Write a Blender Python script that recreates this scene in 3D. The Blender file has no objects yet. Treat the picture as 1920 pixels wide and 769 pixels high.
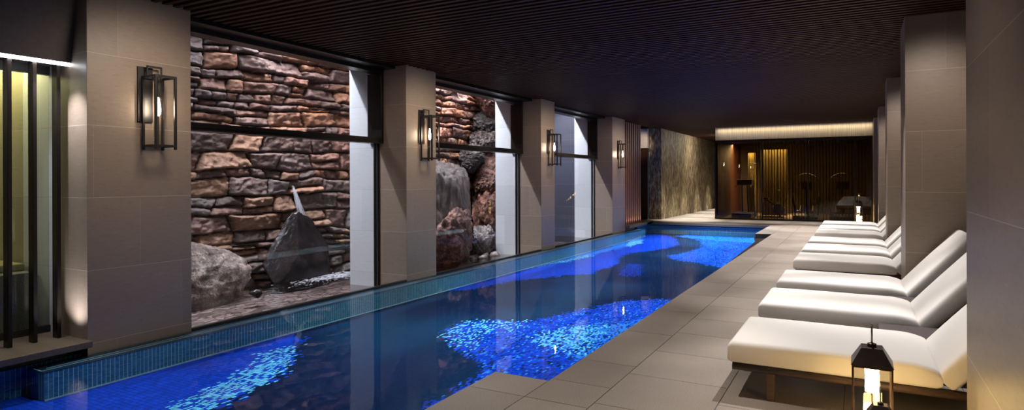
import bpy, bmesh, math, random
import numpy as np
from mathutils import Vector, Matrix, noise as mnoise
random.seed(7); np.random.seed(7)
SC = bpy.context.scene
COL = SC.collection
R = math.radians
# ------------------------------------------------------------------ camera
F = 1170.0
TH = math.atan(648 / F)
ROLL = R(0.2)
cd = bpy.data.cameras.new('camera')
cam = bpy.data.objects.new('camera', cd); COL.objects.link(cam)
cd.sensor_width = 36.0; cd.lens = F / 1920 * 36.0
cd.shift_y = -(384.5 - 336.0) / 1920
S_, C_ = math.sin(TH), math.cos(TH)
M0 = Matrix(((C_, 0, S_), (S_, 0, -C_), (0, 1, 0)))
cam.matrix_world = Matrix.Translation((0, 0, 1.6)) @ (M0 @ Matrix.Rotation(-ROLL, 3, 'Z')).to_4x4()
cd.clip_end = 200
SC.camera = cam
# ------------------------------------------------------------------ world, exposure
w = bpy.data.worlds.new('world'); SC.world = w; w.use_nodes = True
w.node_tree.nodes['Background'].inputs[0].default_value = (0.05, 0.055, 0.075, 1)
w.node_tree.nodes['Background'].inputs[1].default_value = 0.25
vs = SC.view_settings
vs.view_transform = 'Standard'; vs.look = 'None'; vs.gamma = 1.0; vs.use_curve_mapping = False
vs.exposure = 0.35

# ------------------------------------------------------------------ lights of the room and added fill spots
WARM = (1.0, 0.86, 0.70); NEUT = (1.0, 0.945, 0.905); COOL = (0.86, 0.90, 1.0)
def aim(o, d):
    o.rotation_euler = Vector(d).to_track_quat('-Z', 'Y').to_euler()
def area(name, loc, size, power, col, direction=(0, 0, -1), size_y=None, spread=180):
    l = bpy.data.lights.new(name, 'AREA'); l.energy = power; l.color = col
    l.size = size; l.spread = R(spread)
    if size_y: l.shape = 'RECTANGLE'; l.size_y = size_y
    o = bpy.data.objects.new(name, l); COL.objects.link(o); o.location = loc; aim(o, direction); return o
def spot(name, loc, power, col, direction=(0, 0, -1), angle=60, blend=0.6, rad=0.03):
    l = bpy.data.lights.new(name, 'SPOT'); l.energy = power; l.color = col
    l.spot_size = R(angle); l.spot_blend = blend; l.shadow_soft_size = rad
    o = bpy.data.objects.new(name, l); COL.objects.link(o); o.location = loc; aim(o, direction); return o
def point(name, loc, power, col, rad=0.02):
    l = bpy.data.lights.new(name, 'POINT'); l.energy = power; l.color = col; l.shadow_soft_size = rad
    o = bpy.data.objects.new(name, l); COL.objects.link(o); o.location = loc; return o
# garden floodlights above the rock garden
for gy, p, gx in ((5.2, 130, -9.45), (8.2, 175, -9.1), (11.6, 190, -8.95), (14.2, 220, -8.9), (17.2, 100, -8.85)):
    area('garden_floodlight', (gx, gy, 5.7), 0.22, p, (0.90, 0.90, 1.0), (0.08, 0, -1), size_y=2.2, spread=130)
for y0, y1, p in ((6.6, 8.5, 680), (11.5, 13.7, 900), (16.5, 18.8, 1100)):
    spot('garden_spotlight', (-8.95, y0, 5.3), p, (0.90, 0.92, 1.0), Vector((-7.75, y1, 0.6)) - Vector((-8.95, y0, 5.3)), angle=75, blend=0.5, rad=0.06)
# ceiling downlights above the deck and loungers
for y in (6.1, 7.75, 9.35, 11.5, 13.1, 14.7, 16.8, 18.4, 20.0):
    spot('lounger_downlight', (-0.15, y, 3.46), 340, NEUT, direction=(0.03, -0.22, -1), angle=58, blend=0.7, rad=0.02)
for y in (4.4, 6.9, 9.4, 11.9, 14.4, 16.9, 19.4, 21.8):
    spot('edge_downlight', (-1.6, y, 3.46), 250 + max(0, y - 7) * 62, (1.0, 0.92, 0.88) if y > 8 else (1.0, 0.9, 0.82), angle=56, blend=0.8, rad=0.03)
spot('far_downlight', (-0.8, 22.3, 3.46), 120, NEUT, angle=70, blend=0.8)
for x in (-5.6, -4.4, -3.2, -2.0, -0.8): spot('far_downlight', (x, 24.4, 3.46), 330, NEUT, angle=42, blend=0.9)
spot('deck_downlight', (-0.6, 2.6, 3.46), 110, NEUT, angle=70, blend=0.8, rad=0.02)
spot('near_pillar_fill', (-1.6, 3.0, 3.46), 60, WARM, direction=(2.0, 0.5, -2.2), angle=60, blend=1, rad=0.05)  # added spot to lift the near right pillar's side
spot('pale_panel_fill', (-6.6, 23.0, 3.46), 60, WARM, direction=(-0.9, 1.0, -0.55), angle=50, blend=1)  # added spot to brighten the pale panel
# added spots above the pool, standing in for its underwater lighting
for y, p in ((3.4, 360), (6.5, 760), (9.5, 800), (12.5, 950), (15.5, 1200), (18.5, 1500), (21.0, 1900)):
    spot('pool_fill', (-4.4, y, 3.46), p, (0.88, 0.93, 1.0), angle=76, blend=0.9, rad=0.04)
# added fill spots that brighten the left pillar faces
for y in (4.0, 8.9, 14.1, 19.4):
    spot('pillar_fill', (-5.2, y, 3.46), 165, (1.0, 0.84, 0.68), direction=(-1.0, 0, -0.85), angle=95, blend=1, rad=0.4)
    if y > 5: spot('pillar_fill', (-5.6, y - 1.9, 3.46), 62, (1.0, 0.78, 0.60), direction=(-1.2, 1.5, -1.3), angle=80, blend=1, rad=0.3)
for y in (9.0, 14.37, 19.95): spot('right_pillar_fill', (0.75, y - 1.3, 3.46), 78, (1.0, 0.86, 0.76), direction=(0.15, 1.2, -1.3), angle=85, blend=1, rad=0.2)  # added spots brightening the front faces of the right pillars

# ------------------------------------------------------------------ helpers
def new_mat(name):
    m = bpy.data.materials.new(name); m.use_nodes = True
    nt = m.node_tree; b = nt.nodes['Principled BSDF']
    return m, nt, b
def L(nt, a, b): nt.links.new(a, b)
def ramp(nt, fac, stops):
    r = nt.nodes.new('ShaderNodeValToRGB')
    while len(r.color_ramp.elements) < len(stops): r.color_ramp.elements.new(0.5)
    for e, (p, c) in zip(r.color_ramp.elements, stops):
        e.position = p; e.color = (*c, 1)
    L(nt, fac, r.inputs[0]); return r
def math_n(nt, op, a, b=None, c=None):
    n = nt.nodes.new('ShaderNodeMath'); n.operation = op
    for i, v in enumerate((a, b, c)):
        if v is None: continue
        if isinstance(v, (int, float)): n.inputs[i].default_value = v
        else: L(nt, v, n.inputs[i])
    return n.outputs[0]
def mixc(nt, f, a, b, mode='MIX'):
    n = nt.nodes.new('ShaderNodeMix'); n.data_type = 'RGBA'; n.blend_type = mode
    for i, v in ((0, f), (6, a), (7, b)):
        if isinstance(v, (int, float)): n.inputs[i].default_value = v
        elif isinstance(v, tuple): n.inputs[i].default_value = (*v, 1)
        else: L(nt, v, n.inputs[i])
    return n.outputs[2]
def coords(nt, scale=(1, 1, 1), kind='Object'):
    tc = nt.nodes.new('ShaderNodeTexCoord'); mp = nt.nodes.new('ShaderNodeMapping')
    mp.inputs['Scale'].default_value = scale
    L(nt, tc.outputs[kind], mp.inputs[0]); return mp.outputs[0]
def noise(nt, vec, scale, detail=4, rough=0.55):
    n = nt.nodes.new('ShaderNodeTexNoise'); n.inputs['Scale'].default_value = scale
    n.inputs['Detail'].default_value = detail; n.inputs['Roughness'].default_value = rough
    L(nt, vec, n.inputs['Vector']); return n.outputs[0]
def bump(nt, b, h, strength=0.3, dist=0.01):
    n = nt.nodes.new('ShaderNodeBump'); n.inputs['Strength'].default_value = strength
    n.inputs['Distance'].default_value = dist
    L(nt, h, n.inputs['Height']); L(nt, n.outputs[0], b.inputs['Normal'])
def simple(name, col, rough=0.5, metal=0.0, var=0.12, nscale=20, bstr=0.1, stretch=(1, 1, 1), spec=0.5):
    m, nt, b = new_mat(name)
    n = noise(nt, coords(nt, stretch), nscale)
    lo = tuple(c * (1 - var) for c in col); hi = tuple(min(1, c * (1 + var)) for c in col)
    r = ramp(nt, n, [(0.3, lo), (0.7, hi)]); L(nt, r.outputs[0], b.inputs['Base Color'])
    b.inputs['Roughness'].default_value = rough; b.inputs['Metallic'].default_value = metal
    b.inputs['Specular IOR Level'].default_value = spec
    if bstr: bump(nt, b, n, bstr, 0.004)
    return m
def emis(name, col, s):
    m, nt, b = new_mat(name)
    b.inputs['Base Color'].default_value = (*col, 1)
    b.inputs['Emission Color'].default_value = (*col, 1); b.inputs['Emission Strength'].default_value = s
    return m
def glassy(name, tint=(1, 1, 1), rough=0.0, ior=1.45, bumpargs=None, boost=1.0):
    m = bpy.data.materials.new(name); m.use_nodes = True; nt = m.node_tree
    for n in list(nt.nodes):
        if n.type == 'BSDF_PRINCIPLED': nt.nodes.remove(n)
    out = [n for n in nt.nodes if n.type == 'OUTPUT_MATERIAL'][0]
    t = nt.nodes.new('ShaderNodeBsdfTransparent'); t.inputs[0].default_value = (*tint, 1)
    g = nt.nodes.new('ShaderNodeBsdfGlossy'); g.inputs['Roughness'].default_value = rough
    lw = nt.nodes.new('ShaderNodeLayerWeight'); lw.inputs['Blend'].default_value = 0.5
    f0 = ((ior - 1) / (ior + 1)) ** 2
    f = math_n(nt, 'ADD', math_n(nt, 'MULTIPLY', math_n(nt, 'POWER', lw.outputs['Facing'], 5.0), 1 - f0), f0)
    mx = nt.nodes.new('ShaderNodeMixShader')
    if boost != 1.0: f = math_n(nt, 'MINIMUM', math_n(nt, 'MULTIPLY', f, boost), 1.0)
    L(nt, f, mx.inputs[0]); L(nt, t.outputs[0], mx.inputs[1]); L(nt, g.outputs[0], mx.inputs[2])
    L(nt, mx.outputs[0], out.inputs['Surface'])
    if bumpargs:
        sc, st, dist, stretch = bumpargs
        bn = nt.nodes.new('ShaderNodeBump'); bn.inputs['Strength'].default_value = st; bn.inputs['Distance'].default_value = dist
        L(nt, noise(nt, coords(nt, stretch), sc, 3), bn.inputs['Height'])
        L(nt, bn.outputs[0], g.inputs['Normal'])
    return m

# limestone cladding with courses and thin pale joints
def limestone(name, lo, mid, hi, joint, rough=0.42):
    m, nt, b = new_mat(name)
    v = coords(nt, (1, 1, 1))
    sep = nt.nodes.new('ShaderNodeSeparateXYZ'); L(nt, v, sep.inputs[0])
    n1 = noise(nt, coords(nt, (3, 3, 14)), 3.0, 6, 0.65)
    n2 = noise(nt, coords(nt, (5, 5, 30)), 9.0, 5, 0.7)
    f = math_n(nt, 'ADD', math_n(nt, 'MULTIPLY', n1, 0.55), math_n(nt, 'MULTIPLY', n2, 0.45))
    r = ramp(nt, f, [(0.34, lo), (0.48, mid), (0.58, mid), (0.68, hi)])
    zz = math_n(nt, 'DIVIDE', math_n(nt, 'ADD', sep.outputs[2], 0.05), 0.737)
    row = math_n(nt, 'FLOOR', zz)
    fz = math_n(nt, 'FRACT', zz)
    hj = math_n(nt, 'LESS_THAN', fz, 0.006)
    xy = math_n(nt, 'ADD', math_n(nt, 'ADD', sep.outputs[0], sep.outputs[1]), math_n(nt, 'MULTIPLY', row, 0.47))
    fx = math_n(nt, 'FRACT', math_n(nt, 'DIVIDE', xy, 1.18))
    vj = math_n(nt, 'LESS_THAN', fx, 0.003)
    j = math_n(nt, 'MAXIMUM', hj, math_n(nt, 'MULTIPLY', vj, 0.45))
    # each slab its own slight tone
    wn = nt.nodes.new('ShaderNodeTexWhiteNoise'); wn.noise_dimensions = '2D'
    cmb = nt.nodes.new('ShaderNodeCombineXYZ'); L(nt, row, cmb.inputs[0])
    L(nt, math_n(nt, 'FLOOR', math_n(nt, 'DIVIDE', xy, 1.18)), cmb.inputs[1]); L(nt, cmb.outputs[0], wn.inputs[0])
    tone = math_n(nt, 'ADD', math_n(nt, 'MULTIPLY', wn.outputs[0], 0.16), 0.92)
    vm = nt.nodes.new('ShaderNodeVectorMath'); vm.operation = 'SCALE'
    L(nt, r.outputs[0], vm.inputs[0]); L(nt, tone, vm.inputs['Scale'])
    L(nt, mixc(nt, j, vm.outputs[0], joint), b.inputs['Base Color'])
    b.inputs['Roughness'].default_value = rough
    bump(nt, b, math_n(nt, 'SUBTRACT', math_n(nt, 'MULTIPLY', f, 0.3), j), 0.25, 0.004)
    return m

M = {}
M['limestone'] = limestone('limestone', (0.175, 0.135, 0.100), (0.235, 0.182, 0.140), (0.36, 0.295, 0.235), (0.42, 0.36, 0.30))
M['garden_stone'] = limestone('pale_garden_cladding', (0.40, 0.42, 0.45), (0.46, 0.48, 0.51), (0.55, 0.57, 0.6), (0.3, 0.31, 0.33), 0.6)
M['slate'] = limestone('blue_grey_cladding', (0.028, 0.030, 0.050), (0.036, 0.038, 0.062), (0.05, 0.052, 0.08), (0.12, 0.125, 0.16), 0.6)
M['spa_stone'] = limestone('beige_spa_stone', (0.22, 0.20, 0.13), (0.30, 0.27, 0.18), (0.36, 0.33, 0.24), (0.4, 0.38, 0.3), 0.6)
M['plaster'] = simple('grey_plaster', (0.18, 0.165, 0.15), 0.8)
M['sill'] = simple('brown_granite', (0.10, 0.075, 0.058), 0.4, nscale=60, var=0.3)
M['bronze'] = simple('dark_bronze', (0.018, 0.014, 0.013), 0.35, metal=0.6, var=0.2)
M['black'] = simple('black_metal', (0.012, 0.010, 0.010), 0.4, var=0.2)
M['slat'] = simple('dark_walnut', (0.044, 0.0145, 0.007), 0.6, var=0.35, nscale=8, stretch=(0.4, 6, 6), bstr=0.15, spec=0.2)
M['backing'] = simple('ceiling_backing', (0.006, 0.004, 0.0035), 0.8)
M['panel_wood'] = simple('reddish_wood', (0.17, 0.066, 0.040), 0.45, var=0.3, nscale=6, stretch=(6, 6, 0.5))
M['glass'] = glassy('coated_clear_glass', (0.98, 0.985, 0.985), 0.0, 1.2, boost=0.22)
M['lamp_glass'] = glassy('lamp_glass', (0.93, 0.93, 0.93), 0.02, 1.5)
M['tinted'] = glassy('bronze_tinted_glass', (0.52, 0.42, 0.28), 0.0, 1.45)
M['spa_glass'] = glassy('spa_glass', (0.85, 0.87, 0.85), 0.0, 1.45)
M['water'] = glassy('pool_water', (0.86, 0.95, 0.98), 0.0, 1.33, (1.2, 0.05, 0.05, (1, 1, 1)), 0.42)
M['pond_water'] = glassy('pond_water', (0.72, 0.68, 0.68), 0.02, 1.36, (5.0, 0.5, 0.05, (1, 0.6, 1)), 1.0)
M['cushion'] = simple('off_white_fabric', (0.66, 0.63, 0.60), 0.85, var=0.03, nscale=350, bstr=0.12)
M['lounger_wood'] = simple('dark_teak', (0.075, 0.045, 0.028), 0.4, var=0.3, nscale=12, stretch=(0.5, 6, 6))
M['table'] = simple('dark_plum_wood', (0.045, 0.03, 0.032), 0.5, var=0.2)
M['lantern_metal'] = simple('lantern_bronze', (0.055, 0.032, 0.026), 0.38, metal=0.5, var=0.15)
M['candle'] = emis('glowing_lamp_cylinder', (1.0, 0.66, 0.25), 30)
M['bulb'] = emis('glowing_bulb', (1.0, 0.80, 0.58), 60.0)
M['cove'] = emis('cove_strip', (1.0, 0.86, 0.55), 9.0)
M['cove_white'] = emis('white_cove_strip', (0.95, 0.96, 1.0), 7.0)
M['steel'] = simple('pale_steel_trim', (0.32, 0.50, 0.60), 0.3, var=0.05)
M['gym'] = simple('gym_machine_black', (0.05, 0.045, 0.04), 0.4)
M['chrome'] = simple('brushed_chrome', (0.6, 0.58, 0.54), 0.25, metal=1.0, var=0.05)
M['rope'] = simple('gold_brown_rods', (0.20, 0.15, 0.09), 0.5)
M['curtain'] = simple('sheer_gold_curtain', (0.50, 0.42, 0.22), 0.8, stretch=(20, 20, 0.3), nscale=3, var=0.25)
M['foam'] = simple('white_foam', (0.75, 0.75, 0.80), 0.6, var=0.1)

# fascia: thin vertical onyx-like slats
m, nt, b = new_mat('fluted_fascia'); v = coords(nt, (14, 14, 0.4))
n = noise(nt, v, 3.0, 3); r = ramp(nt, n, [(0.3, (0.40, 0.32, 0.22)), (0.6, (0.66, 0.56, 0.42))])
L(nt, r.outputs[0], b.inputs['Base Color']); b.inputs['Roughness'].default_value = 0.6; M['fascia'] = m
# deck granite
m, nt, b = new_mat('flamed_granite'); v = coords(nt)
n1 = noise(nt, v, 160, 3, 0.7); n2 = noise(nt, v, 1.6, 4)
r = ramp(nt, n1, [(0.34, (0.15, 0.125, 0.105)), (0.5, (0.31, 0.27, 0.235)), (0.68, (0.43, 0.385, 0.345))])
r2 = ramp(nt, n2, [(0.3, (0.86, 0.86, 0.86)), (0.7, (1, 1, 1))])
at = nt.nodes.new('ShaderNodeAttribute'); at.attribute_name = 'Col'
c1 = mixc(nt, 1.0, r.outputs[0], r2.outputs[0], 'MULTIPLY')
L(nt, mixc(nt, 1.0, c1, at.outputs[0], 'MULTIPLY'), b.inputs['Base Color'])
b.inputs['Roughness'].default_value = 0.42; bump(nt, b, n1, 0.12, 0.002); M['deck'] = m
# pool mosaic (per-tile colour attribute + grout)
def mosaic(name, sx, sy, grout, rough=0.3, gw=0.06):
    m, nt, b = new_mat(name)
    at = nt.nodes.new('ShaderNodeAttribute'); at.attribute_name = 'Col'
    v = coords(nt); sep = nt.nodes.new('ShaderNodeSeparateXYZ'); L(nt, v, sep.inputs[0])
    return m, nt, b, at, sep
m, nt, b, at, sep = mosaic('pool_mosaic', 0, 0, 0)
gx = math_n(nt, 'LESS_THAN', math_n(nt, 'FRACT', math_n(nt, 'DIVIDE', sep.outputs[0], 0.025)), 0.16)
gy = math_n(nt, 'LESS_THAN', math_n(nt, 'FRACT', math_n(nt, 'DIVIDE', sep.outputs[1], 0.05)), 0.08)
g = math_n(nt, 'MAXIMUM', gx, gy)
L(nt, mixc(nt, g, at.outputs[0], (0.004, 0.012, 0.05)), b.inputs['Base Color'])
b.inputs['Roughness'].default_value = 0.5; b.inputs['Specular IOR Level'].default_value = 0.03; M['mosaic'] = m
# ribbed teal wall tiles
m, nt, b = new_mat('teal_wall_tile'); v = coords(nt)
sep = nt.nodes.new('ShaderNodeSeparateXYZ'); L(nt, v, sep.inputs[0])
xy = math_n(nt, 'ADD', sep.outputs[0], sep.outputs[1])
gx = math_n(nt, 'LESS_THAN', math_n(nt, 'FRACT', math_n(nt, 'DIVIDE', xy, 0.042)), 0.13)
n1 = noise(nt, coords(nt, (12, 12, 60)), 2.0, 4)
r = ramp(nt, n1, [(0.35, (0.012, 0.085, 0.15)), (0.65, (0.045, 0.24, 0.33))])
L(nt, mixc(nt, gx, r.outputs[0], (0.25, 0.60, 0.70)), b.inputs['Base Color']); b.inputs['Roughness'].default_value = 0.3
M['teal'] = m
# garden rubble wall
m, nt, b = new_mat('rubble_stone'); at = nt.nodes.new('ShaderNodeAttribute'); at.attribute_name = 'Col'
v = coords(nt, (1, 1, 1.6)); n1 = noise(nt, v, 14, 8, 0.7); n2 = noise(nt, v, 60, 4, 0.6)
r = ramp(nt, n1, [(0.3, (0.55, 0.5, 0.5)), (0.5, (1, 1, 1)), (0.7, (1.45, 1.3, 1.2))])
L(nt, mixc(nt, 1.0, at.outputs[0], r.outputs[0], 'MULTIPLY'), b.inputs['Base Color'])
rr = ramp(nt, n2, [(0.3, (0.30,) * 3), (0.7, (0.62,) * 3)]); L(nt, rr.outputs[0], b.inputs['Roughness'])
bump(nt, b, math_n(nt, 'ADD', n1, math_n(nt, 'MULTIPLY', n2, 0.35)), 0.7, 0.03); M['rubble'] = m
def rockmat(name, lo, mid, hi, rough=0.6, stretch=(1, 1, 1), scale=5, bs=0.8, fine=60):
    m, nt, b = new_mat(name)
    v = coords(nt, stretch); n1 = noise(nt, v, scale, 9, 0.68); n2 = noise(nt, coords(nt), fine, 4, 0.7)
    f = math_n(nt, 'ADD', math_n(nt, 'MULTIPLY', n1, 0.65), math_n(nt, 'MULTIPLY', n2, 0.35))
    r = ramp(nt, f, [(0.40, lo), (0.5, mid), (0.60, hi)]); L(nt, r.outputs[0], b.inputs['Base Color'])
    b.inputs['Roughness'].default_value = rough; bump(nt, b, f, bs, 0.10); return m
M['granite'] = rockmat('grey_granite_rock', (0.0390, 0.0251, 0.0206), (0.1560, 0.1148, 0.0995), (0.3900, 0.3229, 0.2883), 0.5, scale=4, fine=28, bs=1.0)
M['wet_rock'] = rockmat('dark_wet_rock', (0.005, 0.0035, 0.004), (0.010, 0.007, 0.008), (0.022, 0.017, 0.019), 0.24, scale=2.5, bs=0.10)
M['wet_rock'].node_tree.nodes['Principled BSDF'].inputs['Specular IOR Level'].default_value = 0.4
M['dark_rock'] = rockmat('dark_brown_rock', (0.0154, 0.0105, 0.0105), (0.0420, 0.0301, 0.0280), (0.0980, 0.0770, 0.0735), 0.45, (3, 3, 0.8), 2.5)
M['strata'] = rockmat('grey_striated_rock', (0.0151, 0.0094, 0.0077), (0.0667, 0.0445, 0.0384), (0.2183, 0.1672, 0.1489), 0.38, (5, 5, 0.6), 2.2, 1.0)
M['brown_rock'] = rockmat('brown_rock', (0.0227, 0.0072, 0.0043), (0.1059, 0.0385, 0.0238), (0.3176, 0.1586, 0.1149), 0.38, (1, 1, 2), 4, 1.0, 35)
M['pink_rock'] = rockmat('pinkish_rock', (0.0429, 0.0126, 0.0078), (0.1716, 0.0603, 0.0389), (0.4290, 0.2202, 0.1642), 0.4, (1, 1, 1.4), 4, 1.0, 35)
M['white_rock'] = rockmat('pale_rock', (0.0375, 0.0263, 0.0248), (0.2100, 0.1725, 0.1650), (0.5625, 0.5250, 0.5250), 0.4, (1, 1, 1), 6)
# pond bed: dark cobbles
m, nt, b = new_mat('pond_cobbles'); v = coords(nt, (1.6, 1, 1))
vo = nt.nodes.new('ShaderNodeTexVoronoi'); vo.feature = 'DISTANCE_TO_EDGE'; vo.inputs['Scale'].default_value = 6; L(nt, v, vo.inputs['Vector'])
vc = nt.nodes.new('ShaderNodeTexVoronoi'); vc.inputs['Scale'].default_value = 6; L(nt, v, vc.inputs['Vector'])
rc = ramp(nt, vc.outputs['Color'], [(0.2, (0.14, 0.105, 0.095)), (0.8, (0.55, 0.45, 0.42))])
re = ramp(nt, vo.outputs['Distance'], [(0.0, (0.08,) * 3), (0.12, (1,) * 3)])
L(nt, mixc(nt, 1.0, rc.outputs[0], re.outputs[0], 'MULTIPLY'), b.inputs['Base Color']); b.inputs['Roughness'].default_value = 0.5
bump(nt, b, vo.outputs['Distance'], 1.0, 0.08); M['cobbles'] = m
# textured (split-face) bronze-brown stone of the far corridor
m, nt, b = new_mat('split_face_stone'); v = coords(nt, (4, 4, 0.8))
n1 = noise(nt, v, 4, 8, 0.75); n2 = noise(nt, coords(nt, (1.2, 1.2, 0.1)), 2.0, 3)
sepz = nt.nodes.new('ShaderNodeSeparateXYZ'); L(nt, coords(nt), sepz.inputs[0])
r = ramp(nt, n1, [(0.38, (0.035, 0.026, 0.017)), (0.48, (0.20, 0.16, 0.10)), (0.57, (0.55, 0.48, 0.35)), (0.64, (0.9, 0.86, 0.75))])  # palest stops paint glints into the stone colour
r2 = ramp(nt, n2, [(0.35, (0.75, 0.62, 0.60)), (0.65, (1.0, 0.95, 0.62))])
L(nt, mixc(nt, 1.0, r.outputs[0], r2.outputs[0], 'MULTIPLY'), b.inputs['Base Color']); b.inputs['Roughness'].default_value = 0.5
bump(nt, b, n1, 1.0, 0.05); M['split'] = m

# ------------------------------------------------------------------ object helpers
def mesh_obj(name, bm, mat, parent=None, smooth=False, bevel=0.0, seg=2, autos=None):
    me = bpy.data.meshes.new(name); bm.normal_update(); bm.to_mesh(me); bm.free()
    o = bpy.data.objects.new(name, me); COL.objects.link(o)
    if mat: me.materials.append(mat)
    if parent: o.parent = parent
    if smooth:
        me.polygons.foreach_set('use_smooth', [True] * len(me.polygons))
    if bevel:
        md = o.modifiers.new('bevel', 'BEVEL'); md.width = bevel; md.segments = seg; md.limit_method = 'ANGLE'
    return o
def bx(bm, x0, x1, y0, y1, z0, z1, mat=None):
    vs_ = [bm.verts.new((x, y, z)) for z in (z0, z1) for x, y in ((x0, y0), (x1, y0), (x1, y1), (x0, y1))]
    for f in ((0, 3, 2, 1), (4, 5, 6, 7), (0, 1, 5, 4), (1, 2, 6, 5), (2, 3, 7, 6), (3, 0, 4, 7)):
        bm.faces.new([vs_[i] for i in f])
    if mat is not None: bmesh.ops.transform(bm, matrix=mat, verts=vs_)
    return vs_
def tube(bm, pts, r, n=8, cap=True):
    pts = [Vector(p) for p in pts]; rings = []
    for i, p in enumerate(pts):
        d = (pts[min(i + 1, len(pts) - 1)] - pts[max(i - 1, 0)]).normalized()
        a = d.orthogonal().normalized() if i == 0 else (pa - d * pa.dot(d)).normalized()
        pa = a; b_ = d.cross(a)
        rr = r[i] if isinstance(r, (list, tuple)) else r
        rings.append([bm.verts.new(p + (a * math.cos(t) + b_ * math.sin(t)) * rr) for t in [2 * math.pi * k / n for k in range(n)]])
    for A, B in zip(rings, rings[1:]):
        for k in range(n): bm.faces.new((A[k], A[(k + 1) % n], B[(k + 1) % n], B[k]))
    if cap: bm.faces.new(rings[0][::-1]); bm.faces.new(rings[-1])
def lathe(bm, prof, cx=0, cy=0, n=24):
    rings = [[bm.verts.new((cx + r * math.cos(2 * math.pi * k / n), cy + r * math.sin(2 * math.pi * k / n), z)) for k in range(n)] for r, z in prof]
    for A, B in zip(rings, rings[1:]):
        for k in range(n): bm.faces.new((A[k], A[(k + 1) % n], B[(k + 1) % n], B[k]))
    bm.faces.new(rings[0][::-1]); bm.faces.new(rings[-1])
def prism(bm, pts, z0, z1):
    a = [bm.verts.new((x, y, z0)) for x, y in pts]; b_ = [bm.verts.new((x, y, z1)) for x, y in pts]
    n = len(pts); bm.faces.new(a[::-1]); bm.faces.new(b_)
    for i in range(n): bm.faces.new((a[i], a[(i + 1) % n], b_[(i + 1) % n], b_[i]))
def NB(): return bmesh.new()
def box_obj(name, dims, mat, parent=None, bevel=0.0):
    bm = NB(); bx(bm, *dims); return mesh_obj(name, bm, mat, parent, bevel=bevel)
def struct(o): o['kind'] = 'structure'; return o
def tag(o, label, cat, group=None, kind=None):
    o['label'] = label; o['category'] = cat
    if group: o['group'] = group
    if kind: o['kind'] = kind
    return o
def thing(name, loc, label, cat, group=None, rz=0):
    o = bpy.data.objects.new(name, None); COL.objects.link(o); o.location = loc; o.rotation_euler = (0, 0, rz)
    o.empty_display_size = 0.1
    return tag(o, label, cat, group)
def dup(root, loc, label, rz=None, scale=None):
    def rec(o, par):
        c = o.copy(); COL.objects.link(c)
        if par: c.parent = par
        for ch in list(o.children): rec(ch, c)
        return c
    c = rec(root, None); c.location = loc; c['label'] = label
    if rz is not None: c.rotation_euler = (0, 0, rz)
    if scale: c.scale = (scale,) * 3
    return c
def grid_mesh(name, X, Y, Z, mat, col=None, smooth=True):
    nu, nv = X.shape
    co = np.stack([X, Y, Z], -1).reshape(-1, 3).astype(np.float32)
    i = np.arange(nu * nv).reshape(nu, nv)
    q = np.stack([i[:-1, :-1], i[1:, :-1], i[1:, 1:], i[:-1, 1:]], -1).reshape(-1, 4)
    me = bpy.data.meshes.new(name)
    me.vertices.add(len(co)); me.vertices.foreach_set('co', co.ravel())
    me.loops.add(q.size); me.loops.foreach_set('vertex_index', q.ravel().astype(np.int32))
    me.polygons.add(len(q)); me.polygons.foreach_set('loop_start', np.arange(0, q.size, 4, dtype=np.int32))
    me.update(calc_edges=True)
    if smooth: me.polygons.foreach_set('use_smooth', np.ones(len(q), dtype=bool))
    me.materials.append(mat)
    o = bpy.data.objects.new(name, me); COL.objects.link(o); return o
def vnoise(x, y, seed=0):
    xi = np.floor(x).astype(np.int64); yi = np.floor(y).astype(np.int64); fx = x - xi; fy = y - yi
    fx = fx * fx * (3 - 2 * fx); fy = fy * fy * (3 - 2 * fy)
    def h(a, b):
        n = (a * 374761393 + b * 668265263 + seed * 2147483647) & 0xffffffff
        n = ((n ^ (n >> 13)) * 1274126177) & 0xffffffff
        return ((n ^ (n >> 16)) & 0xffff) / 65535.0
    return (h(xi, yi) * (1 - fx) + h(xi + 1, yi) * fx) * (1 - fy) + (h(xi, yi + 1) * (1 - fx) + h(xi + 1, yi + 1) * fx) * fy
def fbm(x, y, o=4, seed=0):
    s = 0; a = 0.5
    for k in range(o): s = s + a * vnoise(x, y, seed + k); x = x * 2.03; y = y * 2.03; a *= 0.5
    return s

# ================================================================== SETTING
ZC = 3.565; XL = -6.78; ZW = -0.14
# deck: slab with laid granite tiles
bm = NB(); cl = bm.loops.layers.color.new('Col')
def tile(x0, x1, y0, y1, g=0.003):
    t = 0.93 + random.random() * 0.09
    n0 = len(bm.faces); bx(bm, x0 + g, x1 - g, y0 + g, y1 - g, -0.03, 0); bm.faces.ensure_lookup_table()
    for f in bm.faces[n0:]:
        for l in f.loops: l[cl] = (t, t, t, 1)
def slab(x0, x1, y0, y1):
    n0 = len(bm.faces); bx(bm, x0, x1, y0, y1, -0.12, -0.004); bm.faces.ensure_lookup_table()
    for f in bm.faces[n0:]:
        for l in f.loops: l[cl] = (0.5, 0.5, 0.5, 1)
slab(-2.15, 2.4, -2.0, 22.7); slab(-2.64, -2.15, -2.0, 4.47); slab(-2.6, -2.15, 19.2, 22.7); slab(-7.5, 2.4, 22.7, 37)
ys = [-2.0] + [4.06 - 1.2 * k for k in (4, 3, 2, 1)] + [4.06, 4.53, 5.15] + [5.15 + 1.19 * k for k in range(1, 15)]
ys = [y for y in ys if y < 22.5] + [22.7]
for a, c in zip(ys, ys[1:]): tile(-2.15 if c > 4.4 or a > 4.4 else -2.15, -1.65, a, c)
for a, c in zip(ys, ys[1:]):
    if c <= 4.3: tile(-2.64, -2.15, a, c)
tile(-2.64, -2.15, 4.06, 4.47); tile(-2.6, -2.15, 19.2, 20.9); tile(-2.6, -2.15, 20.9, 22.7)
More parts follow.
